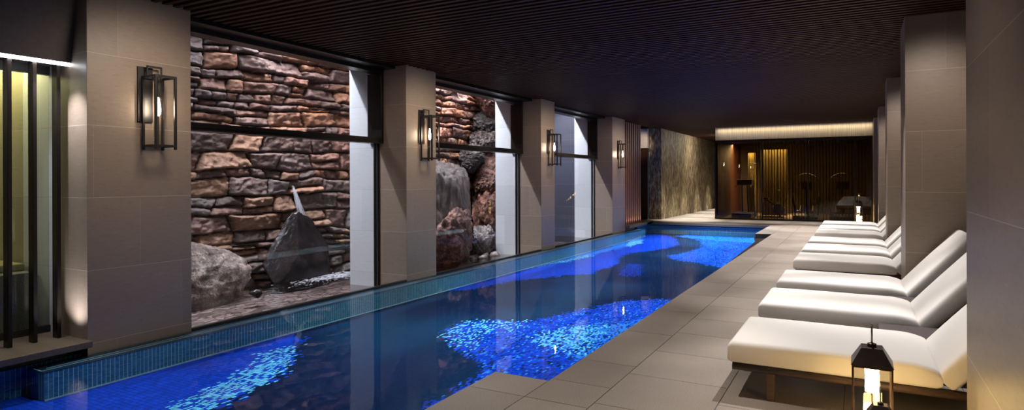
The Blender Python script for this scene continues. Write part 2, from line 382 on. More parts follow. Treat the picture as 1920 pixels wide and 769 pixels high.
for k, x0 in enumerate((-1.65, -0.87, -0.09, 0.69, 1.47)):
    y = -2.0 + (0.0 if k % 2 == 0 else 0.38)
    yy = [-2.0] if k % 2 else []
    while y < 22.6: yy.append(y); y += 0.7725 * (2 if k else 1)
    yy.append(22.7)
    for a, c in zip(yy, yy[1:]): tile(x0, min(x0 + 0.78, 2.4), a, c)
for y in np.arange(22.7, 37, 1.2):
    for x in np.arange(-7.5, 2.4, 0.9): tile(x, min(x + 0.9, 2.4), y, min(y + 1.2, 37))
floor = struct(mesh_obj('floor', bm, M['deck']))
# ceiling: backing board with one run of cross slats
bm = NB()
y = -1.9
while y < 25.1:
    x0 = -6.98
    bx(bm, x0, 2.4, y, y + 0.058, ZC, ZC + 0.075); y += 0.1245
y = 25.15
while y < 36.5:
    bx(bm, -7.5, -4.98, y, y + 0.058, ZC, ZC + 0.075); y += 0.1245
ceil = struct(mesh_obj('ceiling', bm, M['slat']))
bm = NB(); bx(bm, -8.1, 2.5, -2.1, 25.35, ZC + 0.085, ZC + 0.3); bx(bm, -7.5, -4.98, 25.35, 37, ZC + 0.085, ZC + 0.3)
mesh_obj('ceiling_backing', bm, M['backing'], ceil)
box_obj('soffit_board', (-8.08, -7.0, 3.4, 20.0, 3.60, 3.645), M['slat'], ceil)
# enclosing walls
struct(box_obj('wall_right', (2.4, 2.6, -2.1, 37.1, -0.2, ZC + 0.3), M['limestone']))
struct(box_obj('wall_back', (-12, 2.6, -2.3, -2.1, -0.6, ZC + 0.3), M['limestone']))
# pillars, left row
LP = [(3.42, 4.54), (8.5, 9.36), (13.72, 14.5), (18.8, 20.0)]
for y0, y1 in LP:
    p = struct(box_obj('pillar', (-7.40, XL, y0, y1, -0.5, ZC + 0.3), M['limestone'], bevel=0.004))
    q = box_obj('outer_cladding', (-8.08, -7.401, y0 + 0.001, y1 - 0.001, -0.5, ZC + 0.08), M['garden_stone'], p)
# pillars, right row
for y0, y1 in [(2.2, 3.95), (9.0, 9.9), (14.37, 15.2), (19.95, 20.8)]:
    struct(box_obj('pillar', (0.51 if y0 > 3 else 0.49, 1.9, y0, y1, 0.0, ZC + 0.08), M['limestone'], bevel=0.004))
struct(box_obj('pillar', (0.47, 1.4, 23.6, 25.45, 0.0, ZC + 0.08), M['limestone'], bevel=0.004))

# windows of the left wall
def window(n, y0, y1):
    root = bpy.data.objects.new('window_%d' % n, None); COL.objects.link(root); root['kind'] = 'structure'
    root.location = (-7.4, (y0 + y1) / 2, 0)
    inv = Matrix.Translation(root.location).inverted()
    def P(name, boxes, mat, bev=0.004):
        bm = NB()
        for d in boxes: bx(bm, *d)
        bmesh.ops.transform(bm, matrix=inv, verts=bm.verts)
        return mesh_obj(name, bm, mat, root, bevel=bev)
    P('header_beam', [(-7.5, -7.28, y0, y1, 3.46, 3.60), (-7.28, -7.02, y0, y1, 3.52, 3.60)], M['bronze'])
    P('transom', [(-7.44, -7.28, y0 + .05, y1 - .05, 2.245, 2.33), (-7.44, -7.24, y0 + .05, y1 - .05, 2.225, 2.25)], M['bronze'])
    P('upper_jamb', [(-7.60, -7.28, y1 - 0.06, y1, 2.245, 3.46)], M['bronze'])
    P('upper_jamb', [(-7.60, -7.28, y0, y0 + 0.06, 2.245, 3.46)], M['bronze'])
    for ya in (y1 - 0.03, y0):
        P('lower_jamb', [(-7.49, -7.45, ya, ya + 0.03, -0.3, 2.245)], M['bronze'], 0)
        P('lower_jamb', [(-7.41, -7.38, ya, ya + 0.03, -0.3, 2.245)], M['bronze'], 0)
    P('latch', [(-7.44, -7.27, y1 - 0.10, y1 - 0.06, 2.33, 2.46)], M['black'])
    P('glass_pane', [(-7.42, -7.41, y0 + .02, y1 - .02, -0.26, 2.25)], M['glass'], 0)
    P('glass_pane', [(-7.42, -7.41, y0 + .05, y1 - .05, 2.33, 3.47)], M['glass'], 0)
for n, (a, c) in enumerate([(4.54, 8.5), (9.36, 13.72), (14.5, 18.8)], 1): window(n, a, c)

# ------------------------------------------------------------------ pool
ZF = -0.42
bm = NB()
bx(bm, XL, -6.52, 2.92, 21.4, -0.46, -0.165)          # submerged ledge body
bx(bm, -6.97, -6.87, -2.0, 2.92, -0.5, -0.15)         # left wall below the sill
bx(bm, -6.97, XL - .1, 2.90, 3.42, -0.5, -0.15)
bx(bm, XL - 0.1, XL, 21.3, 22.7, -0.5, -0.02)
bx(bm, -6.9, -2.5, 22.70, 22.78, -0.5, -0.10)
pool = struct(mesh_obj('pool_basin', bm, M['teal']))
bm = NB()
bx(bm, -2.14, -2.05, 4.47, 19.2, -0.5, -0.13); bx(bm, -2.63, -2.5, -2, 4.4, -0.5, -0.13); bx(bm, -2.55, -2.5, 19.25, 22.7, -0.5, -0.13)
bx(bm, -2.6, -2.1, 4.39, 4.41, -0.5, -0.13)
mesh_obj('right_wall', bm, M['teal'], pool)
bm = NB(); bx(bm, -7.0, -2.0, -2.05, 22.8, -0.6, -0.425)
mesh_obj('basin_slab', bm, M['plaster'], pool)
box_obj('sill_shade_board', (-7.1, -6.93, -2.0, 3.42, -0.15, -0.066), M['black'], pool)  # black board standing in for the shade beneath the sill
# bright trim lines along the submerged ledge
bm = NB()
bx(bm, -6.60, -6.592, 2.93, 21.3, -0.165, -0.156); bx(bm, -6.66, -6.653, 3.0, 21.3, -0.165, -0.156)
bx(bm, -6.60, -6.592, 2.93, 2.94, -0.165, -0.156); bx(bm, XL + .02, -6.59, 2.925, 2.935, -0.165, -0.156)
bx(bm, -6.522, -6.508, 2.92, 21.4, -0.42, -0.408)
mesh_obj('steel_trim', bm, M['steel'], pool)
# dark ledge cover between the trims
box_obj('ledge_cover', (XL, -6.515, 2.915, 21.4, -0.1649, -0.160), simple('deep_blue_ledge', (0.010, 0.03, 0.06), 0.3), pool)
# window curb between pool and pond
for a, c in [(4.54, 8.5), (9.36, 13.72), (14.5, 18.8)]: box_obj('curb', (XL - 0.06, XL + 0.005, a, c, -0.5, -0.125), M['bronze'], pool)
# tapering dark strip along the deck
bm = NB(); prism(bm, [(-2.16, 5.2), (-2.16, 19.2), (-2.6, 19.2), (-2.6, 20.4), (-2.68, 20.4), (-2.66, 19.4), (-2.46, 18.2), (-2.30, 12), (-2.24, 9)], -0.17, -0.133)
mesh_obj('dark_edge_strip', bm, M['black'], pool)
# far coping edge
bm = NB(); bx(bm, -6.9, -2.6, 22.62, 22.75, -0.09, 0.002); mesh_obj('far_coping', bm, M['sill'], pool, bevel=0.01)
# near lip of the notch
# mosaic floor, one face per tile
def inpoly(px, py, poly):
    r = np.zeros(px.shape, bool); n = len(poly); j = n - 1
    for i in range(n):
        xi, yi = poly[i]; xj, yj = poly[j]
        c = ((yi > py) != (yj > py)) & (px < (xj - xi) * (py - yi) / (yj - yi + 1e-12) + xi)
        r ^= c; j = i
    return r
tx, ty = 0.025, 0.05
nx, ny = int(4.8 / tx), int(24.6 / ty)
x0, y0 = -6.9, -1.9
GX = x0 + np.arange(nx + 1) * tx; GY = y0 + np.arange(ny + 1) * ty
X, Y = np.meshgrid(GX, GY, indexing='ij')
mos = grid_mesh('mosaic_floor', X, Y, np.full(X.shape, ZF), M['mosaic'], smooth=False); mos.parent = pool
cx = (GX[:-1] + tx / 2)[:, None] + 0 * GY[None, :-1]; cy = 0 * cx + (GY[:-1] + ty / 2)[None, :]
wx = cx + (fbm(cx * 3, cy * 3, 3, 5) - .45) * 0.25 + (np.random.rand(*cx.shape) - .5) * 0.16
wy = cy + (fbm(cx * 3, cy * 3, 3, 9) - .45) * 0.35 + (np.random.rand(*cx.shape) - .5) * 0.22
rnd = np.random.rand(*cx.shape); rnd2 = np.random.rand(*cx.shape)
base = np.array([0.003, 0.014, 0.050]); col = np.empty(cx.shape + (3,)); col[:] = base
teal_n = fbm(cx * .7, cy * .45, 3, 31)[..., None]
col = col * (0.75 + 0.5 * rnd[..., None]) + np.array([0.002, 0.035, 0.060]) * np.clip(teal_n * 2.4 - .9, 0, 1)
royal = np.array([0.006, 0.060, 0.62]); azure = np.array([0.03, 0.26, 0.90]); cyan = np.array([0.16, 0.62, 0.95])
def paint(mask, colr, dens=1.0, var=0.5):
    mk = mask & (rnd2 < dens)
    v = (1 - var / 2 + var * rnd[mk])[:, None]
    col[mk] = colr * v
A = [(-7.2, -2), (-7.2, 5.87), (-6.54, 5.87), (-6.01, 5.45), (-5.6, 5.02), (-5.24, 4.55), (-5.1, 4.2), (-4.98, 3.88), (-4.96, 3.4), (-5.0, 2.0), (-5.0, -2)]
Cc = [(-6.0, 5.42), (-5.62, 5.0), (-5.26, 4.53), (-5.12, 4.2), (-5.0, 3.88), (-5.0, 2.6), (-5.4, 3.3), (-5.55, 3.9), (-5.75, 4.5), (-6.1, 5.0)]
C = [(-4.68, 6.67), (-4.94, 7.21), (-4.55, 7.72), (-4.03, 7.88), (-3.79, 8.86), (-3.3, 9.93), (-2.87, 10.31), (-2.0, 10.6), (-2.0, -2.0), (-3.0, -2.0), (-2.95, 3.6), (-3.28, 4.02), (-3.38, 4.51), (-3.4, 5.25), (-3.5, 5.73), (-3.8, 5.95), (-4.35, 6.35)]
C1 = [(-4.67, 6.68), (-4.92, 7.22), (-4.78, 7.52), (-4.41, 7.79), (-4.10, 7.9), (-4.0, 7.3), (-4.34, 6.95), (-4.1, 6.5), (-4.0, 6.16), (-4.35, 6.35)]
C2 = [(-3.49, 6.95), (-3.57, 7.3), (-3.51, 7.83), (-3.21, 8.25), (-2.83, 8.52), (-2.0, 8.9), (-2.0, 6.2), (-2.61, 6.2), (-3.01, 6.71), (-3.25, 6.77)]
C2h = [(-3.55, 6.95), (-3.6, 7.3), (-3.51, 7.83), (-3.1, 8.2), (-2.9, 7.6), (-2.75, 6.9), (-2.9, 6.6), (-3.25, 6.7)]
Eo = [(-6.3, 9.4), (-6.0, 10.8), (-5.44, 11.8), (-5.01, 12.44), (-5.03, 14.24), (-5.33, 15.22), (-5.42, 16.33), (-4.88, 17.77), (-4.79, 19.12), (-5.32, 20.95), (-5.99, 22.17), (-7.2, 22.7), (-7.2, 9.0)]
E1 = [(-7.1, 12.2), (-6.70, 12.6), (-6.36, 14.21), (-6.2, 15.39), (-6.02, 16.73), (-6.01, 17.82), (-6.15, 20.05), (-6.7, 21.2), (-7.2, 21.6)]
E1c = [(-6.59, 12.0), (-6.45, 13.08), (-6.20, 14.03), (-6.10, 15.29), (-6.28, 15.7), (-6.40, 14.59), (-6.62, 13.0)]
E2c = [(-5.92, 17.6), (-5.95, 19.21), (-6.2, 20.2), (-6.5, 20.2), (-6.35, 19.0)]
IN = [(-4.83, 14.24), (-4.35, 12.4), (-3.87, 12.6), (-4.46, 14.3)]
Fp = [(-5.62, 22.0), (-5.03, 22.7), (-2.0, 22.7), (-2.0, 14.2), (-2.87, 14.75), (-4.16, 15.7), (-4.33, 16.23), (-4.0, 17.6), (-4.1, 19.5), (-4.7, 21.1)]
F1 = [(-5.62, 22.0), (-5.4, 22.4), (-2.0, 22.5), (-2.0, 20.6), (-4.11, 20.9), (-4.9, 21.4)]
paint(inpoly(wx, wy, A), royal); paint(inpoly(wx, wy, Cc), cyan, 0.62, 0.6)
paint(inpoly(wx, wy, C), royal * 1.0, 0.93, 0.9); paint(inpoly(wx, wy, C), azure, 0.12, 0.7)
paint(inpoly(wx, wy, C1), cyan, 0.34, 0.5); paint(inpoly(wx, wy, C2), azure, 0.7, 0.5); paint(inpoly(wx, wy, C2h), cyan * 1.1, 0.42, 0.4)
paint(inpoly(wx, wy, Eo), royal * 1.0, 1, 0.5); paint(inpoly(wx, wy, E1), azure * np.array([.8, .85, 1.0]), 0.95, 0.4)  # azure here is tile colour with some reflected light painted in
paint(inpoly(wx, wy, E1c), cyan, 0.75, 0.5); paint(inpoly(wx, wy, E2c), cyan, 0.8, 0.5); paint(inpoly(wx, wy, IN), royal * .6, 0.6)
paint(inpoly(wx, wy, Fp), royal * 1.15, 0.9, 0.5); paint(inpoly(wx, wy, Fp), azure, 0.25); paint(inpoly(wx, wy, F1), azure, 0.9)
ca = mos.data.color_attributes.new('Col', 'FLOAT_COLOR', 'CORNER')
fc = np.concatenate([col.reshape(-1, 3), np.ones((nx * ny, 1))], 1).astype(np.float32)
ca.data.foreach_set('color', np.repeat(fc, 4, axis=0).ravel())
# water surfaces
bm = NB(); fcs = [(-6.9, -2.0), (-2.641, -2.0), (-2.641, 4.46), (-2.155, 4.46), (-2.155, 19.21), (-2.605, 19.21), (-2.605, 22.69), (XL + .001, 22.69), (XL + .001, 2.9), (-6.9, 2.9)]
f_ = bm.faces.new([bm.verts.new((x, y, ZW)) for x, y in fcs])
tag(mesh_obj('pool_water', bm, M['water']), 'calm clear blue water filling the long mosaic swimming pool', 'water', kind='stuff')
# added area light along the right pool wall, brightening the ledge riser
area('underwater_fill', (-2.17, 13.4, -0.27), 11.5, 60, (0.75, 0.9, 1.0), (-1, 0, 0), size_y=0.14)

# ------------------------------------------------------------------ garden
bm = NB(); bx(bm, -11.5, -6.85, 3.62, 19.0, -0.62, -0.50)
pond_bed = struct(mesh_obj('floor_pond', bm, M['cobbles']))
bm = NB(); bm.faces.new([bm.verts.new(p) for p in ((-11.3, 3.62, -0.30), (-6.85, 3.62, -0.30), (-6.85, 18.99, -0.30), (-11.3, 18.99, -0.30))])
bmesh.ops.subdivide_edges(bm, edges=bm.edges[:], cuts=1, use_grid_fill=True)
tag(mesh_obj('pond_water', bm, M['pond_water']), 'shallow rippled pond water around the garden boulders', 'water', kind='stuff')
# rubble wall as relief of fitted stones
du = 0.02
U = np.arange(3.0, 19.2, du); V = np.arange(-0.55, 5.6, du)
UU, VV = np.meshgrid(U, V, indexing='ij')
wu = UU + (fbm(UU * 2.2, VV * 2.2, 3, 3) - .45) * 0.16 + (fbm(UU * 9, VV * 9, 2, 13) - .4) * 0.03
wv = VV + (fbm(UU * 1.3, VV * 1.8, 3, 4) - .45) * 0.20 + (fbm(UU * 8, VV * 9, 2, 14) - .4) * 0.03
rs = np.random.RandomState(11)
rows = [-1.0]
while rows[-1] < 6.5: rows.append(rows[-1] + rs.choice([0.12, 0.17, 0.23, 0.29, 0.35], p=[.10, .18, .30, .26, .16]))
rows = np.array(rows); ri = np.clip(np.searchsorted(rows, wv) - 1, 0, len(rows) - 2)
H = np.full(UU.shape, -0.10); CR = np.zeros(UU.shape + (3,)); CR[:] = (0.02, 0.014, 0.013)
pal = [(0.145, 0.085, 0.068), (0.19, 0.115, 0.085), (0.22, 0.125, 0.080), (0.13, 0.10, 0.095), (0.17, 0.145, 0.14), (0.10, 0.07, 0.062), (0.25, 0.15, 0.095)]
for r_ in range(len(rows) - 1):
    h = rows[r_ + 1] - rows[r_]; u = 2.0 + rs.rand() * .4
    rm = ri == r_
    if not rm.any(): continue
    cuts = [u]
    while cuts[-1] < 20: cuts.append(cuts[-1] + h * rs.uniform(1.2, 3.0) * (1.0 if h > .16 else 1.6))
    cuts = np.array(cuts); us = wu[rm] + (wv[rm] - rows[r_]) * 0.0; vsn = wv[rm]
    si = np.clip(np.searchsorted(cuts, us) - 1, 0, len(cuts) - 2)
    n = len(cuts) - 1
    slant = rs.uniform(-.35, .35, len(cuts)); t = (vsn - rows[r_]) / h - .5
    us2 = us
    si = np.clip(si, 0, n - 1)
    e0 = us2 - cuts[si] - slant[si] * t * h; e1 = cuts[si + 1] - us2 + slant[si + 1] * t * h
    neg = e0 < 0; si = np.where(neg, np.maximum(si - 1, 0), si)
    e0 = us2 - cuts[si] - slant[si] * t * h; e1 = cuts[si + 1] - us2 + slant[si + 1] * t * h
    neg = e1 < 0; si = np.where(neg, np.minimum(si + 1, n - 1), si)
    e0 = us2 - cuts[si] - slant[si] * t * h; e1 = cuts[si + 1] - us2 + slant[si + 1] * t * h
    split = rs.rand(n) < (0.38 if h > .2 else 0.05); fr = rs.uniform(.4, .6, n)
    f0 = vsn - rows[r_]; f1 = rows[r_ + 1] - vsn
    mid = np.abs(vsn - rows[r_] - fr[si] * h)
    upper = split[si] & ((vsn - rows[r_]) > fr[si] * h)
    e = np.minimum(np.minimum(e0, e1), np.minimum(f0, f1)); e = np.where(split[si], np.minimum(e, mid), e)
    bw = 0.045
    q = np.clip((e - 0.006) / bw, 0, 1); prof = np.sqrt(np.clip(1 - (1 - q) ** 2, 0, 1))
    sid = si * 2 + upper
    ba = rs.uniform(0.0, 0.10, 2 * n + 2)[sid]; tu = rs.uniform(-.22, .22, 2 * n + 2)[sid]; tv = rs.uniform(-.45, .25, 2 * n + 2)[sid]
    um = (cuts[si] + cuts[si + 1]) / 2
    H[rm] = np.where(e > 0.006, -0.10 + prof * (0.10 + ba + tu * (us2 - um) + tv * (vsn - rows[r_] - h / 2)), -0.10)
    pc = np.array(pal)[rs.randint(0, len(pal), 2 * n + 2)][sid] * rs.uniform(.7, 1.25, 2 * n + 2)[sid][:, None]
    CR[rm] = np.where((e > 0.008)[:, None], pc, CR[rm])
# chiselled facets and grain
cr1 = np.abs(fbm(UU * 5 + VV * 2, VV * 7 - UU * 1.5, 3, 77) - .44) ; cr2 = fbm(UU * 16, VV * 22, 4, 51) - .45
H = H + np.where(H > -0.09, cr1 * 0.16 + cr2 * 0.045, 0)
warm = np.clip((UU - 6) / 4, 0, 1)[..., None] * np.clip((VV - .8) / 2, 0, 1)[..., None]
CR = CR * (1 + warm * np.array([0.55, 0.12, -0.08]))
XW = -9.36 - 0.28 * np.maximum(0, 10 - UU) + H
rub = struct(grid_mesh('wall_garden', XW, UU, VV, M['rubble'], smooth=True))
ca = rub.data.color_attributes.new('Col', 'FLOAT_COLOR', 'POINT')
ca.data.foreach_set('color', np.concatenate([np.clip(CR, 0, 1).reshape(-1, 3), np.ones((UU.size, 1))], 1).astype(np.float32).ravel())
md = rub.modifiers.new('thick', 'SOLIDIFY'); md.thickness = 0.3; md.offset = -1 if False else 1
rub.modifiers.remove(md)
struct(box_obj('wall_garden_end', (-11.5, -8.09, 19.0, 19.3, -0.6, 5.5), M['slate']))
struct(box_obj('wall_garden_near', (-11.5, -7.45, 3.51, 3.6, -0.6, 5.5), M['plaster']))
struct(box_obj('wall_garden_backing', (-11.6, -11.35, 2.9, 19.3, -0.6, 5.8), M['plaster']))

def boulder(name, loc, rad, seed, mat, label, cat='rock', planes=10, cut=(.55, .9), amp=.16, fine=.055, rot=(0, 0, 0), sub=6, group=None, taper=0.0):
    rs = random.Random(seed); bm = NB(); bmesh.ops.create_icosphere(bm, subdivisions=sub, radius=1)
    pl = []
    for _ in range(planes):
        v = Vector((rs.gauss(0, 1), rs.gauss(0, 1), rs.gauss(0, 1))).normalized(); pl.append((v, rs.uniform(*cut)))
    off = Vector((rs.uniform(0, 50), rs.uniform(0, 50), rs.uniform(0, 50)))
    for v in bm.verts:
        p = v.co.copy()
        p *= 1 + amp * mnoise.fractal(p * 1.3 + off, 1.0, 2.0, 3)
        for nrm, o_ in pl:
            d = p.dot(nrm)
            if d > o_: p -= nrm * (d - o_) * 0.88
        p *= 1 + fine * 1.6 * mnoise.fractal(p * 5 + off, 0.7, 2.1, 6) - fine * 2.2 * abs(mnoise.noise(p * 3.1 + off)) + fine * 1.5 * abs(mnoise.noise(p * 7.3 + off)) - fine * .9 * abs(mnoise.noise(p * 15 + off)) + fine * .35 * mnoise.noise(p * 31 + off)
        if taper: s = 1 - taper * (p.z + 1) / 2; p.x *= s; p.y *= s
        v.co = p
    Mx = Matrix.Rotation(rot[2], 4, 'Z') @ Matrix.Rotation(rot[1], 4, 'Y') @ Matrix.Rotation(rot[0], 4, 'X') @ Matrix.Diagonal((*rad, 1))
    bmesh.ops.transform(bm, matrix=Mx, verts=bm.verts)
    o = mesh_obj(name, bm, mat, smooth=True); o.location = loc
    return tag(o, label, cat, group)
boulder('boulder', (-9.80, 6.25, -0.08), (0.62, 1.36, 0.66), 3, M['granite'], 'large rounded grey granite boulder sitting in the pond behind the first window', planes=5, cut=(.82, .95), amp=.10, fine=.02)
boulder('boulder', (-10.35, 5.45, 0.55), (0.42, 1.05, 1.4), 5, M['dark_rock'], 'tall dark brown boulder rising behind the granite one', planes=9, rot=(0.18, 0, 0))
bw_ = boulder('boulder', (-9.52, 8.55, 0.0), (0.40, 0.95, 0.93), 12, M['wet_rock'], 'shiny wet black boulder under the thin waterfall', planes=7, cut=(.6, .9), amp=.12, fine=.006, taper=0.35)
boulder('stone', (-8.72, 7.0, -0.28), (0.09, 0.14, 0.09), 21, M['wet_rock'], 'small dark stone alone in the pond water in front of the granite boulder', sub=3)
boulder('stone', (-9.95, 5.75, 0.60), (0.10, 0.12, 0.10), 22, M['white_rock'], 'small pale stone on top of the granite boulder against the dark one', sub=3)
boulder('boulder', (-8.75, 12.55, 0.72), (0.50, 1.05, 1.75), 31, M['strata'], 'huge leaning grey striated boulder behind the second window', planes=8, cut=(.6, .9), rot=(0.16, 0, 0), fine=.03)
boulder('boulder', (-8.28, 11.85, 0.10), (0.45, 0.95, 0.85), 34, M['brown_rock'], 'angular brown boulder at the foot of the huge striated one', planes=12, cut=(.5, .8))
boulder('boulder', (-8.80, 14.75, 0.55), (0.48, 0.85, 0.95), 36, M['pink_rock'], 'pinkish veined boulder beside the pale limestone pillar, below the red one', planes=8)
boulder('boulder', (-8.85, 14.55, 1.72), (0.42, 0.72, 0.55), 38, M['brown_rock'], 'reddish brown boulder wedged above the pinkish one', planes=9, rot=(.5, 0, 0))
boulder('boulder', (-8.40, 13.55, 0.02), (0.30, 0.50, 0.46), 41, M['white_rock'], 'craggy pale boulder low between the brown and the pinkish ones', planes=12, cut=(.5, .8), amp=.25)
boulder('boulder', (-8.95, 14.0, 2.15), (0.36, 0.42, 0.38), 43, M['dark_rock'], 'dark knobbly rock squeezed at the top of the huge striated boulder', planes=9)
boulder('boulder', (-9.0, 14.75, 2.62), (0.40, 0.60, 0.40), 45, M['strata'], 'grey rock high in the pile just above the window bar', planes=9)
boulder('boulder', (-9.0, 14.9, 3.15), (0.40, 0.60, 0.35), 47, M['dark_rock'], 'flat dark rock in the upper pile, under the topmost one', planes=9)
boulder('boulder', (-8.95, 14.85, 3.75), (0.38, 0.55, 0.48), 49, M['pink_rock'], 'topmost pinkish grey rock of the pile by the second window', planes=9)
boulder('boulder', (-9.05, 15.9, 1.3), (0.45, 0.75, 1.9), 52, M['dark_rock'], 'tall dark rock at the back of the pile behind the second window', planes=9)
for k, (y, x, s) in enumerate([(12.45, -7.95, .09), (12.80, -7.90, .11), (13.12, -8.0, .10), (13.45, -7.93, .12)]):
    boulder('stone', (x, y, -0.29), (s, s * 1.5, s * .8), 60 + k, M['white_rock'] if k % 2 else M['dark_rock'],
            'small wet stone in the row along the pond edge before the second window', sub=3, group='small wet stones at the foot of the rock pile')
# waterfall: many hair-thin strands, then a sheet running down the right flank of the wet boulder
mf = bpy.data.materials.new('falling_water'); mf.use_nodes = True; nt = mf.node_tree
pb = nt.nodes['Principled BSDF']; pb.inputs['Base Color'].default_value = (0.8, 0.82, 0.9, 1); pb.inputs['Roughness'].default_value = 0.5
pb.inputs['Alpha'].default_value = 0.22
bm = NB(); rs = random.Random(4)
for s in range(46):
    o0 = rs.gauss(0, .035); t0 = rs.uniform(0, .35); t1 = rs.uniform(.6, 1.0); pts = []
    for t in np.linspace(t0, t1, 12):
        pts.append((-9.66 + 0.16 * t + rs.uniform(-.004, .004), 8.60 + o0 * (0.3 + 1.1 * t) + t * .13 + rs.uniform(-.004, .004), 1.50 - 0.66 * t))
    tube(bm, pts, [0.0025 + 0.003 * rs.random() for _ in pts], 4)
tag(mesh_obj('waterfall', bm, mf, smooth=True), 'thin white waterfall trickling down the rubble wall onto the wet black boulder', 'waterfall', kind='stuff')
bm = NB(); rs = random.Random(9)
for k in range(700):
    a_ = rs.uniform(0, 1); y = 9.2 + rs.gauss(0, .5); x = -9.02 + rs.gauss(0, .16); r = rs.uniform(.008, .028)
    bmesh.ops.create_icosphere(bm, subdivisions=1, radius=1, matrix=Matrix.Translation((x, y, -.297)) @ Matrix.Diagonal((r, r * 1.6, .004, 1)))
tag(mesh_obj('foam', bm, mf, smooth=True), 'white foam on the pond at the foot of the wet black boulder', 'foam', kind='stuff')

# ------------------------------------------------------------------ spa bay with bars (left edge)
bm = NB(); bx(bm, -7.62, -6.68, -2.0, 3.42, -0.065, 0.0)
struct(mesh_obj('trim_sill', bm, M['sill'], bevel=0.006))
for k, y in enumerate((3.30, 3.09, 2.88)):
    bm = NB(); bx(bm, -7.20, -7.10, y, y + 0.035, 0.0, ZC)
    tag(mesh_obj('screen_bar', bm, M['bronze'], bevel=0.003), ('dark bronze upright bar on the sill, nearest the lit pillar side', 'middle one of the three dark bronze upright bars on the sill', 'dark bronze upright bar on the sill, leftmost of the three')[k], 'bar', 'upright bars of the screen')
# bulkhead with light line
bm = NB(); a = [(-7.07, 2.81), (-6.93, ZC), (-7.6, ZC), (-7.6, 2.81)]
va = [bm.verts.new((x, -2, z)) for x, z in a]; vb = [bm.verts.new((x, 3.418, z)) for x, z in a]
bm.faces.new(va[::-1]); bm.faces.new(vb)
for i in range(4): bm.faces.new((va[i], vb[i], vb[(i + 1) % 4], va[(i + 1) % 4]))
bmesh.ops.recalc_face_normals(bm, faces=bm.faces)
bk = struct(mesh_obj('trim_bulkhead', bm, simple('plum_panel', (0.075, 0.06, 0.062), 0.6)))
box_obj('light_line', (-7.10, -7.075, -2.0, 3.416, 2.775, 2.809), M['cove_white'], bk)
area('bulkhead_wash', (-7.09, 1.2, 2.77), 0.05, 10, COOL, (0, 0, -1), size_y=4.0)
spot('pillar_uplight', (-6.93, 3.20, 0.03), 30, (0.95, 0.95, 1.0), (0.0, 0.20, 1), angle=110, blend=1, rad=0.03)
spot('pillar_face_fill', (-7.0, 3.10, 2.75), 90, (0.93, 0.93, 1.0), (0.06, 0.25, -1), angle=80, blend=1, rad=0.03)  # added spot strengthening the glow on the first pillar's facing side
# glass front of the spa
gl = bpy.data.objects.new('window_spa', None); COL.objects.link(gl); gl['kind'] = 'structure'; gl.name = 'window_4'
box_obj('bottom_rail', (-7.56, -7.50, -2, 3.42, 0.0, 0.07), M['black'], gl); box_obj('top_rail', (-7.56, -7.50, -2, 3.42, 2.72, 2.81), M['black'], gl)
box_obj('glass_pane', (-7.535, -7.525, -2, 3.42, 0.07, 2.72), M['spa_glass'], gl)
struct(box_obj('wall_spa', (-11.4, -7.40, 3.425, 3.50, -0.1, 3.3), M['spa_stone']))
struct(box_obj('floor_spa', (-11.4, -7.62, -2, 3.42, -0.1, 0.0), M['sill']))
struct(box_obj('ceiling_spa', (-11.2, -7.58, -2, 3.05, 2.80, 2.88), simple('white_ceiling', (0.6, 0.6, 0.55), 0.8)))
struct(box_obj('wall_spa_left', (-11.5, -11.4, -2, 3.5, -0.1, 3.3), M['spa_stone']))
area('spa_cove', (-9.5, 3.15, 2.92), 3.6, 38, (1.0, 0.88, 0.42), (0, 0.45, -1), size_y=0.06)
area('spa_light', (-9.4, 1.2, 2.75), 1.2, 26, (1.0, 0.95, 0.66), (0, 0.3, -1))
tb = thing('stone_bench', (-8.7, 2.88, 0.0), 'grey stone bench with a yellow lit top behind the glass and bars', 'bench')
bm = NB(); bx(bm, -1.0, 0.95, -0.45, 0.50, 0, 0.62); mesh_obj('base', bm, simple('speckled_grey_stone', (0.16, 0.16, 0.15), 0.7, nscale=60, var=.3), tb, bevel=0.01)
bm = NB(); bx(bm, -1.02, 0.75, -0.47, 0.50, 0.62, 0.70); mesh_obj('top', bm, simple('olive_stone_top', (0.30, 0.28, 0.14), 0.4), tb, bevel=0.012)

# ------------------------------------------------------------------ beyond the last pillar
root = bpy.data.objects.new('wall_slatted', None); COL.objects.link(root); root['kind'] = 'structure'; root.location = (-6.85, 20.95, 0)
bm = NB(); bx(bm, -0.10, -0.03, -0.95, 0.98, 0.04, 3.52); mesh_obj('panel_board', bm, M['slat'], root)
for k in range(9):
    y = -0.93 + k * 0.215
    bm = NB(); bx(bm, -0.04, 0.03, y, y + 0.13, 0.04, 3.52); mesh_obj('slat', bm, M['panel_wood'], root, bevel=0.004)
for k in range(9): spot('slat_uplight', (-6.765, 20.95 - 0.865 + k * 0.215, 0.055), 7, (1.0, 0.82, 0.66), (-0.18, 0, 1), angle=60, blend=1, rad=0.01)
bm = NB(); bx(bm, -7.0, -6.62, 20.0, 22.75, -0.05, 0.04); bx(bm, -7.5, -6.62, 22.0, 22.75, -0.05, 0.03)
struct(mesh_obj('trim_ledge', bm, M['sill'], bevel=0.006))
struct(box_obj('wall_pale_panel', (-7.9, -7.22, 24.0, 24.2, 2.80, ZC), simple('pale_panel', (0.55, 0.48, 0.40), 0.6)))
struct(box_obj('wall_left_end', (-8.1, -7.9, 20.0, 24.4, -0.1, ZC), M['slat']))
d = struct(box_obj('door_1', (-7.9, -7.24, 24.05, 24.12, 0.0, 2.80), M['slat']))
struct(box_obj('wall_corridor', (-7.23, -6.73, 24.25, 34.8, 0.0, ZC + .08), M['split']))
struct(box_obj('wall_corridor_end', (-7.3, 2.5, 36.2, 36.4, 0.0, ZC + .3), M['plaster']))
